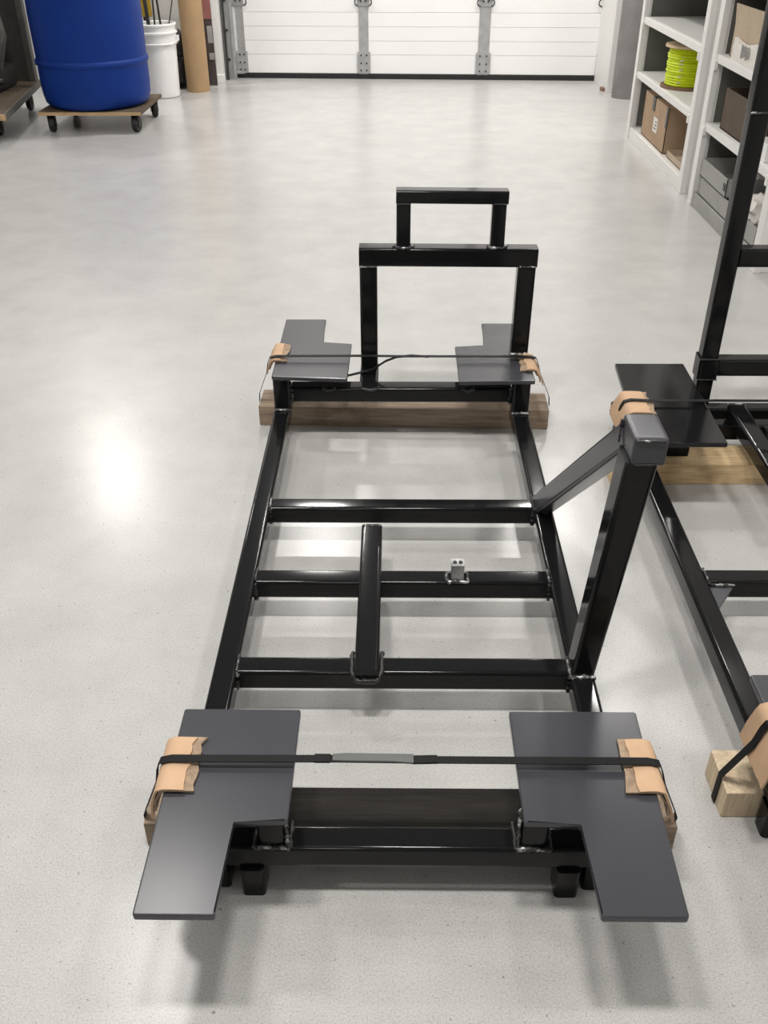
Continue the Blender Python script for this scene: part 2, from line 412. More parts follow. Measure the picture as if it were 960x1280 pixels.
# risers under the plates
def riser(x, y, zb, w_=T, d_=T): return tube('riser', (x, y, zb), (x, y, ZP-PT), w_, d_, main, up=(0, 1, 0))
riser(-0.152, 0.766, ZR, 0.036); riser(0.178, 0.766, ZR, 0.036)
for x, s in ((-0.152, 1), (0.178, -1)):
    weld([(x-0.022, 0.745, ZR+0.001), (x+0.022, 0.745, ZR+0.001)], main, 0.0034, 'weld')
    weld([(x+s*0.022, 0.745, ZR+0.001), (x+s*0.022, 0.785, ZR+0.001)], main, 0.0032, 'weld_dark')
    weld([(x+s*0.020, 0.746, ZR+0.004), (x+s*0.020, 0.750, ZP-0.02)], main, 0.0028, 'weld')
    weld([(x-s*0.022, 0.745, ZR+0.001), (x-s*0.022, 0.785, ZR+0.001)], main, 0.0038, 'weld_dark')
riser(-0.2585, 1.957, ZR-0.002, 0.040, 0.042); riser(0.2915, 1.944, ZR-0.002, 0.040, 0.042)
for x, y in ((-0.2585, 1.936), (0.2915, 1.923)):
    weld([(x-0.019, y-0.001, ZR+0.002), (x+0.019, y-0.001, ZR+0.002)], main, 0.004, 'weld')
    weld([(x-0.017, y-0.001, ZP-PT-0.003), (x+0.017, y-0.001, ZP-PT-0.003)], main, 0.002, 'weld_dark')
# rear beam between the risers
tube('rear_beam', (-0.238, 1.966, 0.125), (0.271, 1.966, 0.125), 0.042, 0.037, main)
for x in (-0.2365, 0.269): weld([(x, 1.943, 0.143), (x, 1.943, 0.108)], main, 0.0045)
for x0, x1 in ((-0.165, -0.135), (-0.075, -0.035), (0.155, 0.185)):
    weld([(x0, 1.944, 0.1435), ((x0+x1)/2, 1.943, 0.139), (x1, 1.944, 0.1435)], main, 0.0035)
# lower feet
for x in (-0.181, 0.227):
    tube('foot', (x, 0.756, 0.0), (x, 0.756, ZR-T), 0.031, 0.036, main, up=(0, 1, 0), r=0.006)
for x in (-0.226, 0.262):
    tube('foot', (x, 0.768, 0.0), (x, 0.768, ZR-T), 0.026, 0.036, main, up=(0, 1, 0), r=0.006)
# rear hoop: two uprights, top beam, smaller hoop on top
HY = 2.05; hd = 0.040
tube('hoop_upright', (-0.059, HY+hd/2, 0.106), (-0.059, HY+hd/2, 0.396), 0.040, hd, main, up=(0, 1, 0))
tube('hoop_bracket', (-0.059, 1.985, 0.125), (-0.059, HY+hd, 0.125), 0.044, 0.036, main)
tube('hoop_upright', (0.2970, HY+hd/2, ZP-0.001), (0.2985, HY+hd/2, 0.396), 0.041, hd, main, up=(0, 1, 0))
tube('hoop_beam', (-0.0796, HY+hd/2, 0.4155), (0.3204, HY+hd/2, 0.4128), 0.044, 0.042, main, r=0.006)
for x in (-0.059, 0.2985):
    weld([(x-0.018, HY-0.001, 0.3942), (x+0.018, HY-0.001, 0.3942)], main, 0.0022, 'weld')
for x in (0.0195, 0.2282):
    tube('upper_post', (x, HY+0.018, 0.433), (x, HY+0.018, 0.534), 0.0315, 0.0315, main, up=(0, 1, 0), r=0.005)
    weld([(x-0.022, HY+0.012, 0.4375), (x-0.012, HY-0.001, 0.437), (x+0.012, HY-0.001, 0.437), (x+0.022, HY+0.012, 0.4375)], main, 0.0036, 'weld')
    weld([(x-0.013, HY+0.001, 0.5325), (x+0.013, HY+0.001, 0.5325)], main, 0.0022, 'weld_dark')
tube('upper_beam', (0.003, HY+0.018, 0.5475), (0.2466, HY+0.018, 0.5452), 0.038, 0.028, main, r=0.005)
# weld where the right upright passes the plate
weld([(0.275, HY-0.002, ZP+0.002), (0.318, HY-0.002, ZP+0.002)], main, 0.004, 'weld')
# side post at the nearest crossbeam, brace back to the farthest crossbeam
cap = box('post_cap', 0.310, 0.3555, 1.052, 1.124, 0.470, 0.512, 'plate_paint', main, bev=0.006, seg=3)
weld([(0.313, 1.0515, 0.5085), (0.351, 1.0515, 0.5085)], cap, 0.0016, 'weld')
weld([(0.315, 1.0515, 0.473), (0.340, 1.0515, 0.473)], cap, 0.0014, 'weld_dark')
bm = bmesh.new(); bm_sweep(bm, [(0.2925, 1.078, ZR-0.001), (0.3265, 1.080, 0.472)], rrect(0.036, 0.042, 0.006), (0, 1, 0), scales=[1.0, 1.22])
finish('side_post', bm, 'black_paint', main)
weld([(0.275, 1.055, ZR+0.001), (0.311, 1.055, ZR+0.001)], main, 0.0042, 'weld')
weld([(0.274, 1.056, ZR+0.001), (0.274, 1.100, ZR+0.001)], main, 0.003, 'weld')
tube('side_brace', (0.2925, 1.548, ZR-0.006), (0.326, 1.110, 0.487), 0.036, 0.040, main, 'plate_paint')
weld([(0.274, 1.575, ZR+0.002), (0.274, 1.520, ZR+0.002), (0.300, 1.505, ZR+0.002)], main, 0.003, 'weld_dark')
weld([(0.309, 1.118, 0.505), (0.309, 1.116, 0.472)], main, 0.003, 'weld_dark')

# ------------------------------------------------------------------ timbers, boards, straps, pads of the main frame
def timber(name, label, x0, x1, y0, y1, h, mat='timber_old', z0=0.0):
    bm = bmesh.new(); bm_box(bm, x0, x1, y0, y1, z0, h, 0.003, 2)
    o = finish(name, bm, mat, loc=((x0+x1)/2, (y0+y1)/2, z0))
    return tag(o, label, 'timber')
TH = 0.0515
t1 = timber('timber', 'weathered brown timber under the rear end of the nearest frame', -0.330, 0.377, 2.022, 2.118, TH)
t1.rotation_euler[2] = -0.025
timber('timber', 'weathered timber under the front corner plates of the nearest frame, ends sticking out', -0.338, 0.385, 0.812, 0.868, TH-0.0025)
bb = box('dark_board', -0.232, 0.262, 0.787, 0.870, TH-0.002, TH+0.004, 'board_black', bev=0.001, loc=(0.02, 0.82, TH-0.002))
tag(bb, 'dark stained flat board lying behind the front beam of the nearest frame', 'board')

def edge_pad(name, label, xin, xe, y0, y1, zt, s, drop, tilt=0.0):
    """cardboard folded over a plate's outer edge; s=-1 outer edge on the left, +1 on the right"""
    root = thing(name, label, 'cardboard pad', (xe, (y0+y1)/2, zt), 0, 'cardboard pads under the straps')
    def sheet(nm_, xi, zo, ya, yb, dr, mat, th=0.003, rag=0.004, out=0.0):
        bm = bmesh.new(); n = 9; xe_ = xe + s*out
        prof = [(xi, zo+0.001), ((xi+xe_)/2, zo+0.002), (xe_-s*0.006, zo+0.002), (xe_+s*0.001, zo-0.0005), (xe_+s*0.0045, zo-0.008), (xe_+s*(0.006+tilt*0.5), zo-dr*0.5), (xe_+s*(0.006+tilt*dr/drop), zo-dr)]
        top = []; bot = []
        for i in range(n):
            f = i/(n-1); y = ya + (yb-ya)*f; rj = random.uniform(-rag, rag)
            row = []; row2 = []
            for k, (x, z) in enumerate(prof):
                xx = x + (rj if k == 0 else 0); zz = z + (random.uniform(-rag, rag) if k == len(prof)-1 else 0)
                nx, nz = (0, 1) if k < 3 else ((s*0.7, 0.7) if k == 3 else (s, 0))
                row.append(bm.verts.new((xx, y, zz))); row2.append(bm.verts.new((xx+nx*th, y, zz+nz*th)))
            bot.append(row); top.append(row2)
        m = len(prof)
        for i in range(n-1):
            for k in range(m-1):
                bm.faces.new((top[i][k], top[i+1][k], top[i+1][k+1], top[i][k+1])); bm.faces.new((bot[i][k], bot[i][k+1], bot[i+1][k+1], bot[i+1][k]))
            for k in (0, m-1): bm.faces.new((top[i][k], bot[i][k], bot[i+1][k], top[i+1][k]))
        for i in (0, n-1):
            for k in range(m-1): bm.faces.new((top[i][k], top[i][k+1], bot[i][k+1], bot[i][k]))
        return finish(nm_, bm, mat, root, angle=50)
    sheet('lower_layer', xin, zt, y0, y1, drop*0.7, 'cardboard_core')
    sheet('upper_layer', xin + s*0.012, zt+0.0032, y0-0.001, y1-0.003, drop, 'cardboard', rag=0.003, out=0.0036)
    return root
edge_pad('cardboard_pad', 'folded tan cardboard pad on the left front corner plate of the nearest frame', -0.243, -0.283, 0.755, 0.842, ZP, -1, 0.05, 0.006)
edge_pad('cardboard_pad', 'folded tan cardboard pad on the right front corner plate of the nearest frame', 0.287, 0.325, 0.757, 0.843, ZP, 1, 0.055, 0.014)
edge_pad('cardboard_pad', 'small cardboard pad on the left rear corner plate of the nearest frame', -0.252, -0.281, 2.004, 2.100, ZP, -1, 0.03, 0.006)
edge_pad('cardboard_pad', 'small cardboard pad on the right rear corner plate beside the hoop upright', 0.2905, 0.3205, 1.955, 2.044, ZP, 1, 0.035, 0.012)

def strap(label, y, xl_, xr_, xtl, xtr, zb, wd, ybl, ybr, mat='strap_black'):
    z1 = ZP + 0.0115
    path = [(xtl, ybl, zb+0.0), (xtl+0.004, (ybl*0.7+y*0.3), zb+0.03), (xl_-0.020, y, ZP-0.03), (xl_-0.0155, y, ZP-0.004), (xl_-0.0105, y, ZP+0.0075), (xl_+0.004, y, z1), (xl_+0.05, y, z1), ((xl_+xr_)/2-0.09, y, z1+0.001), ((xl_+xr_)/2, y, z1), (xr_-0.05, y, z1), (xr_-0.004, y, z1), (xr_+0.0105, y, ZP+0.0075), (xr_+0.0155, y, ZP-0.004), (xr_+0.023, y, ZP-0.03), (xtr-0.004, (ybr*0.7+y*0.3), zb+0.03), (xtr, ybr, zb)]
    root = thing('strap', label, 'strap', ((xl_+xr_)/2, y, zb), 0, 'black straps tying the frame to its timbers')
    wrap_band('webbing', path, wd, 0.0012, mat, root)
    return root, z1
st, z1 = strap('flat black strap with grey buckle across the two front corner plates', 0.8, -0.282, 0.324, -0.3405, 0.388, 0.028, 0.0115, 0.835, 0.838)
wrap_band('buckle_sleeve', [(-0.075, 0.8, z1+0.003), (-0.06, 0.8, z1+0.0035), (0.0, 0.799, z1+0.004), (0.026, 0.7985, z1+0.003)], [0.010, 0.012, 0.012, 0.014], 0.003, 'strap_grey', st)
wrap_band('tape_joint', [(-0.098, 0.8, z1+0.0015), (-0.078, 0.8, z1+0.0015)], 0.0125, 0.003, 'strap_black', st)
wrap_band('tape_joint', [(0.024, 0.7985, z1+0.0015), (0.056, 0.7995, z1+0.0015)], 0.012, 0.003, 'strap_black', st)
st2, z2 = strap('thin black strap across the two rear corner plates behind the hoop', 2.015, -0.281, 0.3215, -0.333, 0.3805, 0.045, 0.011, 2.075, 2.055)
wrap_band('loose_tail', [(-0.112, 2.03, 0.135), (-0.085, 2.03, 0.142), (-0.05, 2.018, 0.158), (-0.02, 2.015, 0.180), (0.005, 2.015, z2-0.002), (0.04, 2.015, z2+0.002), (0.08, 2.015, z2-0.001)], 0.011, 0.0012, 'strap_black', st2)

# ------------------------------------------------------------------ the second frame (right)
sx0 = 0.514
sec = thing('steel_frame', 'second black steel frame with tall ladder-like tower, cut off by the right edge', 'steel frame', (0.80, 1.3, 0))
rail('side_rail', sx0+T/2+0.001, 0.80, 1.99, sec); rail('side_rail', sx0+0.572, 0.80, 1.99, sec)
xi0, xi1 = sx0+T+0.001, sx0+0.553
for yf in (1.297, 0.80): cross('crossbeam', xi0, xi1, yf, ZR, sec)
cross('base_beam', xi0, 1.16, 1.95, ZR, sec)
joint_welds(xi0, 1, 1.297, sec); joint_welds(xi0, 1, 1.95, sec)
bm = bmesh.new(); bm_prism(bm, [(0.553, 1.2985), (0.599, 1.2975), (0.553, 1.233)], 0.074, 0.080, 0.001)
finish('gusset', bm, 'plate_paint', sec)
weld([(0.557, 1.2965, 0.083), (0.599, 1.2965, 0.083)], sec, 0.0026, 'weld')
plate('corner_plate', [(0.491, 1.627), (0.666, 1.627), (0.673, 2.003), (0.514, 2.003)], ZP-PT, ZP, 'plate_gloss', sec)
plate('corner_plate', [(0.502, 0.969), (0.70, 0.969), (0.70, 0.66), (0.59, 0.66), (0.502, 0.66)], ZP-PT, ZP, 'plate_paint', sec)
plate('corner_plate', [(1.11, 1.627), (0.935, 1.627), (0.930, 2.003), (1.088, 2.003)], ZP-PT, ZP, 'plate_gloss', sec)
plate('corner_plate', [(1.10, 0.969), (0.90, 0.969), (0.90, 0.66), (1.01, 0.66), (1.10, 0.66)], ZP-PT, ZP, 'plate_paint', sec)
for x in (0.94, 1.066): tube('riser', (x, 0.93 if x > 1 else 0.82, ZR-0.002), (x, 0.93 if x > 1 else 0.82, ZP-PT), 0.04, 0.04, sec, up=(0, 1, 0))
tube('riser', (1.02, 1.822, TH), (1.02, 1.822, ZP-PT), 0.11, 0.05, sec, up=(0, 1, 0))
for x, y in ((0.60, 1.822), (0.534, 0.93)):
    tube('riser', (x, y, ZR-0.002 if x < 0.56 else TH), (x, y, ZP-PT), 0.040 if x < 0.56 else 0.11, 0.040 if x < 0.56 else 0.05, sec, up=(0, 1, 0))
weld([(0.514, 0.953, ZR+0.001), (0.514, 0.905, ZR+0.001)], sec, 0.005, 'weld_dark')
weld([(0.516, 0.953, ZR+0.002), (0.532, 0.956, ZR+0.002)], sec, 0.004, 'weld')
tube('foot', (0.535, 0.849, 0), (0.535, 0.849, ZR-T), 0.044, 0.032, sec, up=(0, 1, 0))
# longitudinal bar behind the plate and its small bracket
tube('inner_bar', (0.776, 1.50, 0.109), (0.776, 1.90, 0.109), 0.040, 0.038, sec)
weld([(0.756, 1.901, 0.128), (0.796, 1.901, 0.128)], sec, 0.003, 'weld')
cross('inner_beam', 0.66, xi1, 1.868, ZR, sec)
tube('inner_stub', (0.835, 1.86, 0.075), (0.90, 1.86, 0.075), 0.03, 0.03, sec)
# tower
TX, TY = 0.716, 1.955
for x in (TX, TX+0.42):
    tw = tube('tower_upright', (x, TY+T/2, ZR), (x, TY+T/2, 0.735), T, T, sec, up=(0, 1, 0))
    tube('tower_upright', (x, TY+T/2, 0.735), (x, TY+T/2, 1.15), 0.041, 0.041, sec, up=(0, 1, 0))
    weld([(x-0.021, TY-0.001, 0.735), (x+0.021, TY-0.001, 0.735)], sec, 0.0025, 'weld')
    tube('tower_sleeve', (x, TY+T/2, 0.165), (x, TY+T/2, 0.214), 0.046, 0.046, sec, up=(0, 1, 0))
    weld([(x-0.022, TY-0.004, 0.2145), (x+0.022, TY-0.004, 0.2145)], sec, 0.002, 'weld_dark')
    weld([(x-0.022, TY-0.004, 0.1645), (x+0.022, TY-0.004, 0.1645)], sec, 0.0016, 'weld_dark')
    weld([(x-0.02, TY-0.001, ZR+0.001), (x+0.02, TY-0.001, ZR+0.001)], sec, 0.003, 'weld_dark')
for zb, zt in ((0.170, 0.211), (0.425, 0.465)):
    tube('tower_beam', (TX+T/2, TY+T/2, (zb+zt)/2), (TX+0.42-T/2, TY+T/2, (zb+zt)/2), 0.039, zt-zb, sec)
tm = timber('timber', 'light yellow timber under the rear plate of the second frame', 0.480, 1.12, 1.762, 1.848, TH, 'timber_new')
tm = timber('timber', 'pale timber block under the front corner of the second frame, end showing', 0.466, 1.14, 0.868, 0.948, TH-0.0005, 'timber_end')
edge_pad('cardboard_pad', 'folded cardboard pad on the rear plate of the second frame behind the post cap', 0.551, 0.500, 1.745, 1.846, ZP, -1, 0.045, 0.012)
edge_pad('cardboard_pad', 'cardboard pad on the front corner plate of the second frame at right edge', 0.545, 0.502, 0.815, 0.91, ZP, -1, 0.06, 0.010)
def strap_half(label, y, xe, xt, yb, zb, wd, x_end):
    z1 = ZP + 0.0115
    root = thing('strap', label, 'strap', (xe, y, zb))
    wrap_band('webbing', [(xt, yb, zb), (xt+0.001, yb+0.0, TH+0.004), (xe-0.021, y, ZP-0.03), (xe-0.0155, y, ZP-0.004), (xe-0.0105, y, ZP+0.0075), (xe+0.004, y, z1), (xe+0.05, y, z1-0.002), (x_end, y, z1-0.002)], wd, 0.0012, 'strap_black', root)
strap_half('thin black strap over the rear plate of the second frame', 1.795, 0.502, 0.4775, 1.815, 0.02, 0.010, 1.095)
strap_half('wide black strap running down onto the pale block of the second frame', 0.868, 0.502, 0.4635, 0.897, 0.003, 0.012, 1.09)

# ------------------------------------------------------------------ left background: drum on dolly, cart, bucket, tube
dl = thing('dolly', 'square plywood dolly on black casters under the blue drum', 'dolly', (-1.64, 5.6, 0))
bm = bmesh.new(); bm_box(bm, -1.918, -1.362, 5.33, 5.86, 0.094, 0.112, 0.002, 1); finish('deck', bm, 'plywood', dl)
box('edge_band', -1.918, -1.362, 5.326, 5.3305, 0.094, 0.110, 'plywood_edge', dl, bev=0.001)
def caster(x, y, root, r=0.043, ztop=0.094, turn=0.0):
    c, s = math.cos(turn), math.sin(turn)
    def R2(bm):
        bmesh.ops.rotate(bm, verts=bm.verts, cent=(x, y, 0), matrix=Matrix.Rotation(turn, 3, 'Z'))
    bm = bmesh.new(); bm_lathe(bm, [(0, -0.016), (r*0.45, -0.016), (r*0.5, -0.012), (r*0.92, -0.014), (r, -0.008), (r, 0.008), (r*0.92, 0.014), (r*0.5, 0.012), (r*0.45, 0.016), (0, 0.016)], 0, 0, 24)
    bmesh.ops.rotate(bm, verts=bm.verts, cent=(0, 0, 0), matrix=Matrix.Rotation(PI/2, 3, 'Y')); bmesh.ops.translate(bm, verts=bm.verts, vec=(x, y, r)); R2(bm)
    wl = finish('caster_wheel', bm, 'rubber', root)
    bm = bmesh.new()
    for dx in (-0.019, 0.019): bm_box(bm, x+dx-0.0015, x+dx+0.0015, y-0.014, y+0.014, r*0.7, ztop-0.004, 0)
    bm_box(bm, x-0.022, x+0.022, y-0.02, y+0.02, ztop-0.008, ztop, 0.001, 1); R2(bm)
    finish('caster_fork', bm, 'dark_metal', root)
for x, y, a in ((-1.868, 5.39, 0.1), (-1.408, 5.385, -0.15), (-1.40, 5.80, 0.4), (-1.865, 5.80, 0.0)): caster(x, y, dl, turn=a)

RB = 0.292
prof = [(0, 0), (RB-0.055, 0), (RB-0.03, 0.006), (RB-0.012, 0.025), (RB-0.004, 0.06)]
def rib(z): return [(RB, z-0.028), (RB+0.0, z-0.018), (RB+0.007, z-0.010), (RB+0.009, z), (RB+0.007, z+0.010), (RB, z+0.018)]
prof += [(RB, 0.12)] + rib(0.225) + [(RB+0.002, 0.35), (RB+0.003, 0.45)] + rib(0.60) + [(RB, 0.72), (RB-0.004, 0.78), (RB-0.015, 0.81), (RB-0.035, 0.822), (RB-0.04, 0.81), (0, 0.81)]
drum = thing('drum', 'tall blue plastic drum standing on the plywood dolly', 'drum', (-1.652, 5.585, 0.112))
lathe('drum_body', prof, -1.652, 5.585, 'blue_plastic', drum, n=64, z0=0.112)
for dx in (-0.15, 0.15): lathe('bung', [(0, 0.0), (0.035, 0), (0.035, 0.012), (0, 0.014)], -1.652+dx, 5.585, 'blue_plastic', drum, n=20, z0=0.922)

bk = thing('bucket', 'white plastic bucket beside the blue drum', 'bucket', (-1.487, 6.455, 0))
bp = [(0, 0), (0.098, 0), (0.104, 0.004), (0.106, 0.02), (0.1155, 0.30), (0.127, 0.305), (0.128, 0.31), (0.1205, 0.315), (0.122, 0.36), (0.131, 0.365), (0.131, 0.372), (0.121, 0.377), (0.1225, 0.405), (0.129, 0.408), (0.129, 0.417), (0.122, 0.42), (0.116, 0.417), (0.113, 0.40), (0.102, 0.03), (0, 0.03)]
lathe('bucket_body', bp, -1.487, 6.455, 'white_plastic', bk, n=48)
for s in (1, -1):
    lug_ = box('handle_lug', -1.487+s*0.118, -1.487+s*0.138, 6.435, 6.475, 0.318, 0.350, 'white_plastic', bk, bev=0.004)
path = [(-1.487+0.134*math.cos(a), 6.455-0.11*math.sin(a), 0.335-0.05*math.sin(a)) for a in [k*PI/14 for k in range(15)]]
hb = wire('bail_handle', path, 0.0028, 'white_plastic', bk)
for i, (x, y, dx, dy, r, mt, lab) in enumerate(((-1.53, 6.47, -0.03, 0.05, 0.012, 'dark_metal', 'thick dark rod standing leftmost in the white bucket'), (-1.485, 6.44, 0.0, 0.06, 0.006, 'dark_metal', 'thin dark rod standing in the middle of the white bucket'), (-1.455, 6.47, -0.03, 0.05, 0.007, 'rubber', 'dark rod in the white bucket leaning left'), (-1.405, 6.47, 0.10, 0.05, 0.0035, 'rubber', 'thin wire in the white bucket leaning right towards the tube'))):
    o = wire('rod', [(x-dx*0.4, y-dy*0.4, 0.034), (x, y, 0.40), (x+dx, y+dy, 0.80), (x+dx*1.6, y+dy*1.3, 1.0)], r, mt, loc=(x, y, 0.034))
    tag(o, lab, 'rod')
yt = thing('yellow_tool', 'yellow handled tool behind the blue drum and bucket', 'tool', (-1.60, 6.66, 0))
bm = bmesh.new(); bm_sweep(bm, [(-1.60, 6.66, 0), (-1.595, 6.66, 0.3), (-1.59, 6.66, 0.45)], circ(0.012, 10)); finish('shaft', bm, 'dark_metal', yt)
box('handle', -1.63, -1.545, 6.64, 6.68, 0.43, 0.95, 'yellow_tool', yt, bev=0.012)

kt = thing('cardboard_tube', 'tall brown cardboard tube standing on end beside the white bucket', 'tube', (-1.293, 6.64, 0))
lathe('tube_wall', [(0.064, 0.0), (0.074, 0.0), (0.074, 1.6), (0.064, 1.6), (0.064, 0.0)], -1.293, 6.64, 'kraft_tube', kt, n=48)
# black sack behind bucket and tube
bm = bmesh.new()
for (x, y, z, rx, ry, rz_) in ((-1.455, 6.78, 0.10, 0.12, 0.10, 0.12), (-1.43, 6.80, 0.24, 0.09, 0.08, 0.10)):
    res = bmesh.ops.create_icosphere(bm, subdivisions=3, radius=1)
    for v_ in res['verts']:
        k = 1 + 0.10*math.sin(9*v_.co.x+4*v_.co.z) * math.cos(7*v_.co.y-5*v_.co.z)
        v_.co = Vector((x + rx*v_.co.x*k, y + ry*v_.co.y*k, max(0.001, z + rz_*v_.co.z*k)))
o = finish('sack', bm, 'black_bag', loc=(-1.40, 6.78, 0), angle=70); tag(o, 'black crumpled sack on the floor behind bucket and cardboard tube', 'sack')
pb = thing('printed_board', 'dark and red printed board standing behind the cardboard tube', 'board', (-1.245, 6.84, 0))
box('panel', -1.31, -1.20, 6.83, 6.845, 0.0, 0.62, 'print_dark', pb, bev=0.001)
box('red_band', -1.31, -1.20, 6.826, 6.8302, 0.40, 0.60, 'print_red', pb, bev=0)
box('grey_mark', -1.235, -1.203, 6.826, 6.8302, 0.16, 0.20, 'galvanised', pb, bev=0)
box('grey_mark', -1.235, -1.203, 6.826, 6.8302, 0.26, 0.36, 'galvanised', pb, bev=0)
# bits between the cart and drum
sg = thing('pipe_fitting', 'dark red and black pipe fitting by the wall behind the drum', 'pipe fitting', (-2.10, 6.62, 0))
wire('pipe', [(-2.10, 6.62, 0.0), (-2.10, 6.62, 0.19)], 0.035, 'rubber', sg, n=14)
box('valve', -2.16, -2.05, 6.58, 6.66, 0.12, 0.17, 'print_red', sg, bev=0.008)
tag(wire('cable', [(-2.42, 6.75, 0.15), (-2.25, 6.73, 0.13), (-2.14, 6.66, 0.135)], 0.006, 'rubber', loc=(-2.4, 6.75, 0.13)), 'thin dark cable along the white wall behind the drum', 'cable')

# flat cart at the left edge
ct = thing('cart', 'dark steel platform cart cut off by the left edge of the picture', 'cart', (-2.35, 5.55, 0))
bm = bmesh.new(); bm_prism(bm, [(-2.75, 5.06), (-1.995, 5.06), (-2.145, 6.09), (-2.9, 6.09)], 0.125, 0.15, 0.002, 1); finish('platform', bm, 'plywood', ct)
bm = bmesh.new(); bm_sweep(bm, [(-1.99, 5.05, 0.137), (-2.14, 6.10, 0.137)], rrect(0.012, 0.034, 0.002)); finish('side_rim', bm, 'cart_grey', ct)
bm = bmesh.new(); bm_sweep(bm, [(-2.75, 5.052, 0.137), (-1.985, 5.052, 0.137)], rrect(0.012, 0.03, 0.002)); finish('front_rim', bm, 'plywood_edge', ct)
for x, y, a in ((-2.13, 5.30, 0.1), (-2.19, 5.99, 0.12), (-2.70, 5.30, 0), (-2.8, 5.99, 0)): caster(x, y, ct, r=0.05, ztop=0.125, turn=a)
tube('cart_post', (-2.165, 6.06, 0.15), (-2.165, 6.06, 1.2), 0.045, 0.045, ct, 'cart_grey', up=(0, 1, 0))
tube('cart_post', (-2.06, 5.12, 0.15), (-2.06, 5.12, 1.2), 0.02, 0.03, ct, 'cart_grey', up=(0, 1, 0))
bm = bmesh.new(); bm_box(bm, -2.85, -2.19, 6.055, 6.07, 0.15, 1.2); finish('back_panel', bm, 'cart_grey', ct)
mc = thing('machine', 'dark greasy machine with pipes loaded on the left cart', 'machine', (-2.42, 5.75, 0.15))
box('motor_block', -2.58, -2.22, 5.55, 5.95, 0.15, 0.27, 'rubber', mc, bev=0.02)
box('housing', -2.62, -2.30, 5.62, 5.98, 0.27, 0.85, 'dark_metal', mc, bev=0.03)
wire('hose', [(-2.24, 5.75, 0.26), (-2.20, 5.80, 0.42), (-2.26, 5.9, 0.62), (-2.21, 5.93, 0.85), (-2.22, 5.93, 1.0)], 0.022, 'cart_grey', mc, n=12)
wire('drive_shaft', [(-2.60, 5.45, 0.22), (-2.18, 5.62, 0.215)], 0.018, 'dark_metal', mc, n=12)
wire('coupling', [(-2.27, 5.58, 0.2155), (-2.24, 5.595, 0.215)], 0.03, 'galvanised', mc, n=14)
lathe('flywheel', [(0, -0.02), (0.10, -0.02), (0.11, 0), (0.10, 0.02), (0, 0.02)], -2.34, 5.58, 'cart_grey', mc, n=24, z0=0.50)

# ------------------------------------------------------------------ right background: column, board, shelves
gt = thing('grey_tube', 'tall grey concrete-form tube standing beside the white shelves', 'tube', (1.458, 6.40, 0))
lathe('tube_wall', [(0.076, 0.0), (0.086, 0.0), (0.087, 1.5), (0.077, 1.5), (0.076, 0)], 1.458, 6.40, 'concrete_tube', gt, n=48)
wb = thing('white_board', 'narrow white painted board standing between grey tube and shelves', 'board', (1.44, 5.82, 0))
box('panel', 1.412, 1.47, 5.80, 5.835, 0.0, 0.555, 'white_paint', wb, bev=0.003)
box('edge_strip', 1.405, 1.415, 5.79, 5.80, 0.0, 0.54, 'white_paint', wb, bev=0.002)
tag(box('brown_block', 1.345, 1.366, 6.60, 6.66, 0, 0.02, 'brown_wood', bev=0.002, loc=(1.355, 6.63, 0)), 'small brown block on the floor at the foot of the white door trim', 'block')

XS, XD = 1.238, 1.60
def shelf_unit(label, ya, yb, base='white_paint'):
    """ya near end, yb far end; open front faces the room"""
    u = thing('shelf_unit', label, 'shelf', (XS, (ya+yb)/2, 0))
    th = 0.03
    for y0 in (ya, yb-th):
        sp_ = box('side_panel', XS+0.012, XD, y0, y0+th, 0, 2.0, 'white_paint', u, bev=0.002)
        box('front_post', XS-0.006, XS+0.02, y0-0.006, y0+th+0.014, 0, 2.0, 'white_paint', u, bev=0.002)
        if y0 != ya: box('darkening_sheet', XS+0.03, XD-0.012, y0-0.003, y0, 0.06, 1.98, 'shelf_back', sp_, bev=0)  # thin dark sheet added over the white panel to darken the shelf inside
        for zz in (0.29, 0.53, 0.78, 1.05):
            box('shelf_clip', XS-0.010, XS+0.004, (y0+th+0.012) if y0 == ya else (y0-0.022), (y0+th+0.03) if y0 == ya else y0-0.004, zz-0.012, zz+0.022, 'white_paint', sp_, bev=0.002)
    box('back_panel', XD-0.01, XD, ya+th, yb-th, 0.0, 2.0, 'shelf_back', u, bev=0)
    for zt in (0.055, 0.325, 0.572, 0.82, 1.09, 1.5):
        box('shelf', XS, XD-0.01, ya+th, yb-th, zt-(0.055 if zt < 0.1 else 0.030), zt, base if zt < 0.1 else 'white_paint', u, bev=0.002)
    return u
s1 = shelf_unit('white painted shelf unit holding the yellow-green spool, farther from the camera', 4.14, 5.26)
s2 = shelf_unit('white painted shelf unit behind the tower of the second frame, nearer one', 3.14, 4.00, 'grey_bin')

# spool on far unit
sp = thing('spool', 'spool of bright yellow-green line with wooden flanges on the white shelf', 'spool', (1.37, 4.76, 0.325))
def slathe(name, prof, mat, n=40):
    return lathe(name, prof, 1.37, 4.76, mat, sp, n=n, z0=0.325)
lathe('lower_flange', [(0, 0), (0.125, 0), (0.125, 0.012), (0, 0.012)], 1.37, 4.76, 'brown_wood', sp, n=40, z0=0.325)
lathe('upper_flange', [(0, 0.172), (0.125, 0.172), (0.125, 0.182), (0, 0.182)], 1.37, 4.76, 'pale_wood', sp, n=40, z0=0.325)
for k in range(14):
    z_ = 0.325 + 0.018 + k*0.0112
    bm = bmesh.new(); R_ = 0.106 + random.uniform(-0.003, 0.003)
    ringp = [(R_-0.02, -0.0056), (R_-0.002, -0.0056), (R_, -0.003), (R_+0.002, 0), (R_, 0.003), (R_-0.002, 0.0056), (R_-0.02, 0.0056), (R_-0.02, -0.0056)]
    bm_lathe(bm, ringp, 1.37, 4.76, 32, 0, z_)
    finish('line_turn', bm, 'yellow_line', sp)
bm = bmesh.new()
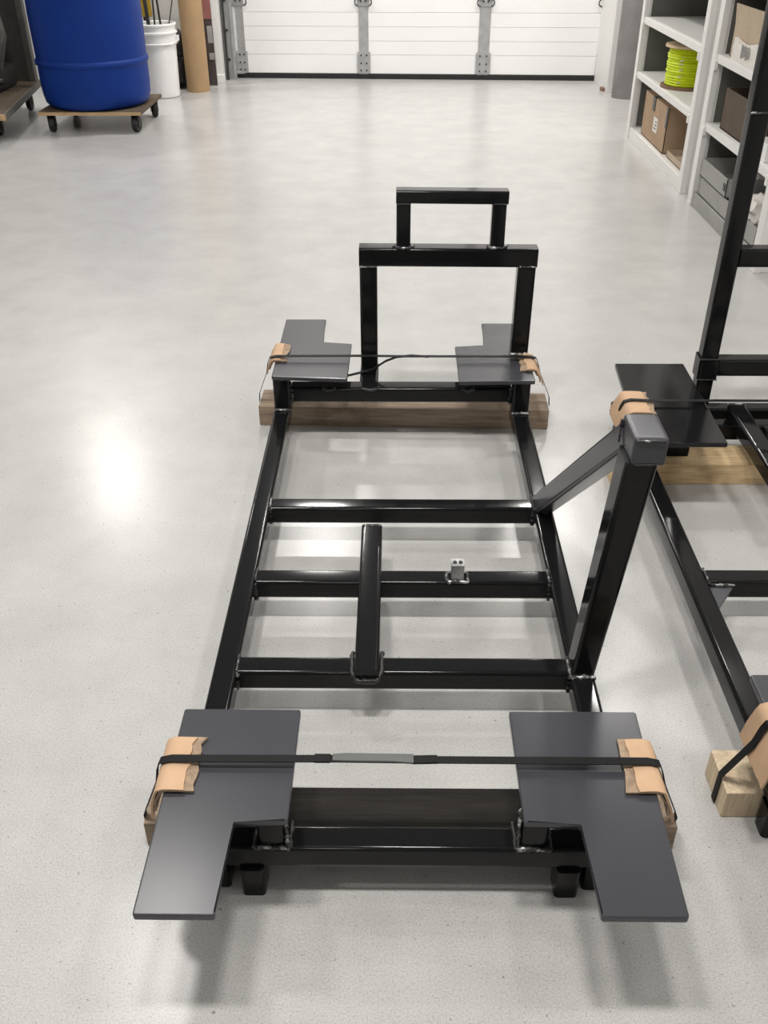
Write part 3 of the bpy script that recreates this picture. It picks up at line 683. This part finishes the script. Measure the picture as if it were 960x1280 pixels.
for k in range(9): bm_box(bm, 1.37-0.105*0.45-0.004+random.uniform(-.01, .01), 1.37-0.105*0.45+0.006, 4.76-0.0995-0.003, 4.76-0.0965, 0.355+k*0.013, 0.359+k*0.013)
bmesh.ops.rotate(bm, verts=bm.verts, cent=(1.37, 4.76, 0.4), matrix=Matrix.Rotation(-0.2, 3, 'Z'))
finish('loose_fibres', bm, 'white_paper', sp)

def carton(name, label, x0, x1, y0, y1, z0, z1, mat, flaps=0.0, closed=False, cat='box'):
    u = thing(name, label, cat, ((x0+x1)/2, (y0+y1)/2, z0))
    t = 0.005
    box('bottom', x0, x1, y0, y1, z0, z0+t, mat, u, bev=0.0005)
    box('wall_panel', x0, x0+t, y0, y1, z0, z1, mat, u, bev=0.001); box('wall_panel', x1-t, x1, y0, y1, z0, z1, mat, u, bev=0.001)
    box('wall_panel', x0, x1, y0, y0+t, z0, z1, mat, u, bev=0.001); box('wall_panel', x0, x1, y1-t, y1, z0, z1, mat, u, bev=0.001)
    if closed:
        box('lid', x0, x1, y0, (y0+y1)/2, z1, z1+t, mat, u, bev=0.001); box('lid', x0, x1, (y0+y1)/2+0.002, y1, z1, z1+t, mat, u, bev=0.001)
    if flaps:
        for s, xx in ((-1, x0), (1, x1-t)):
            bm = bmesh.new(); bm_box(bm, xx, xx+t, y0+0.004, y1-0.004, z1, z1+flaps)
            bmesh.ops.rotate(bm, verts=bm.verts, cent=(xx, 0, z1), matrix=Matrix.Rotation(s*0.12, 3, 'Y'))
            finish('flap', bm, mat, u)
        bm = bmesh.new(); bm_box(bm, x0+0.004, x1-0.004, y0, y0+t, z1, z1+flaps)
        bmesh.ops.rotate(bm, verts=bm.verts, cent=(0, y0, z1), matrix=Matrix.Rotation(0.05, 3, 'X')); finish('flap', bm, mat, u)
    return u
b1 = carton('cardboard_box', 'closed brown cardboard box with black tape under the spool', 1.262, 1.50, 4.62, 5.08, 0.055, 0.255, 'cardboard_box', closed=True)
box('tape', 1.258, 1.50, 4.86, 4.905, 0.259, 0.2615, 'tape_black', b1, bev=0); box('tape', 1.2585, 1.2625, 4.86, 4.905, 0.20, 0.2615, 'tape_black', b1, bev=0)
box('tape', 1.2595, 1.2625, 4.61, 4.64, 0.17, 0.262, 'tape_black', b1, bev=0); box('shipping_label', 1.2592, 1.2625, 4.77, 4.85, 0.115, 0.18, 'white_paper', b1, bev=0)
for k in range(3): box('print_line', 1.2588, 1.2595, 4.785, 4.83-0.01*k, 0.13+0.015*k, 0.135+0.015*k, 'ink', b1, bev=0)
fl = carton('cardboard_tray', 'low open cardboard tray in front of the taped box', 1.27, 1.50, 4.22, 4.57, 0.055, 0.085, 'cardboard_pale', cat='tray')
# near unit
b2 = carton('cardboard_box', 'open tan cardboard box with raised flaps on the upper shelf of the nearer unit', 1.262, 1.56, 3.50, 3.90, 0.572, 0.68, 'cardboard_pale', flaps=0.07)
bg = thing('paper_bag', 'white crumpled packet with grey print in front of the tan box', 'bag', (1.265, 3.62, 0.572))
bm = bmesh.new(); bm_box(bm, 1.241, 1.2595, 3.44, 3.82, 0.5725, 0.645, 0)
bmesh.ops.subdivide_edges(bm, edges=list(bm.edges), cuts=7, use_grid_fill=True)
for v_ in bm.verts:
    if v_.co.x < 1.245: v_.co.x += 0.004*random.random()
    if v_.co.z > 0.64: v_.co.z += 0.010*math.sin((v_.co.y-3.44)*17)
finish('packet', bm, 'white_paper', bg, angle=25)
for k in range(6):
    box('print_mark', 1.2385, 1.2445, 3.62+k*0.017, 3.624+k*0.017, 0.60-0.004*(k % 3), 0.632+0.003*(k % 2), 'grey_bin', bg, bev=0)
b3 = carton('dark_box', 'dark brown open box on the middle shelf of the nearer unit', 1.262, 1.50, 3.58, 3.86, 0.325, 0.47, 'cardboard_dark')
o = box('white_strip', 1.30, 1.32, 3.70, 3.72, 0.335, 0.58, 'white_paper', bev=0.002, loc=(1.31, 3.71, 0.335)); o.rotation_euler = (0.25, 0.1, 0); tag(o, 'pale strip sticking out of the dark brown box', 'strip')
o = box('white_carton', 1.25, 1.33, 3.30, 3.42, 0.325, 0.385, 'white_plastic', bev=0.003, loc=(1.29, 3.36, 0.325)); tag(o, 'small white carton on the middle shelf beside the tower upright', 'box')
bn = carton('grey_bin', 'lower open grey bin at the bottom of the nearer shelf unit', 1.246, 1.58, 3.22, 3.93, 0.056, 0.125, 'grey_bin', cat='bin')
bn2 = carton('grey_bin', 'upper grey bin resting across the lower bin on the nearer shelf unit', 1.244, 1.56, 3.60, 3.94, 0.126, 0.195, 'grey_bin', cat='bin')
box('handle_slot', 1.2405, 1.2445, 3.61, 3.63, 0.15, 0.175, 'tape_black', bn2, bev=0)
def crumple(name, label, cx, cy, z0, rx, ry, rz_, seed):
    rnd = random.Random(seed); bm = bmesh.new(); bmesh.ops.create_icosphere(bm, subdivisions=3, radius=1)
    for v_ in bm.verts:
        k = 0.75 + 0.4*rnd.random(); v_.co = Vector((cx+rx*v_.co.x*k, cy+ry*v_.co.y*k, z0 + rz_*(v_.co.z*k+1)*0.5))
    lo = min(v_.co.z for v_ in bm.verts)
    for v_ in bm.verts: v_.co.z += z0-lo
    o = finish(name, bm, 'white_paper', loc=(cx, cy, z0), smooth=False); tag(o, label, 'paper')
crumple('crumpled_paper', 'crumpled white paper lying in the lower grey bin', 1.33, 3.42, 0.062, 0.07, 0.11, 0.12, 3)
crumple('crumpled_paper', 'crumpled white paper on the upper grey bin', 1.40, 3.72, 0.132, 0.07, 0.10, 0.09, 5)
o = box('dark_sack', 1.26, 1.5, 3.70, 3.90, 0.062, 0.122, 'black_bag', bev=0.02, loc=(1.38, 3.8, 0.062)); tag(o, 'black bag tucked in the lower grey bin under the upper bin', 'bag')
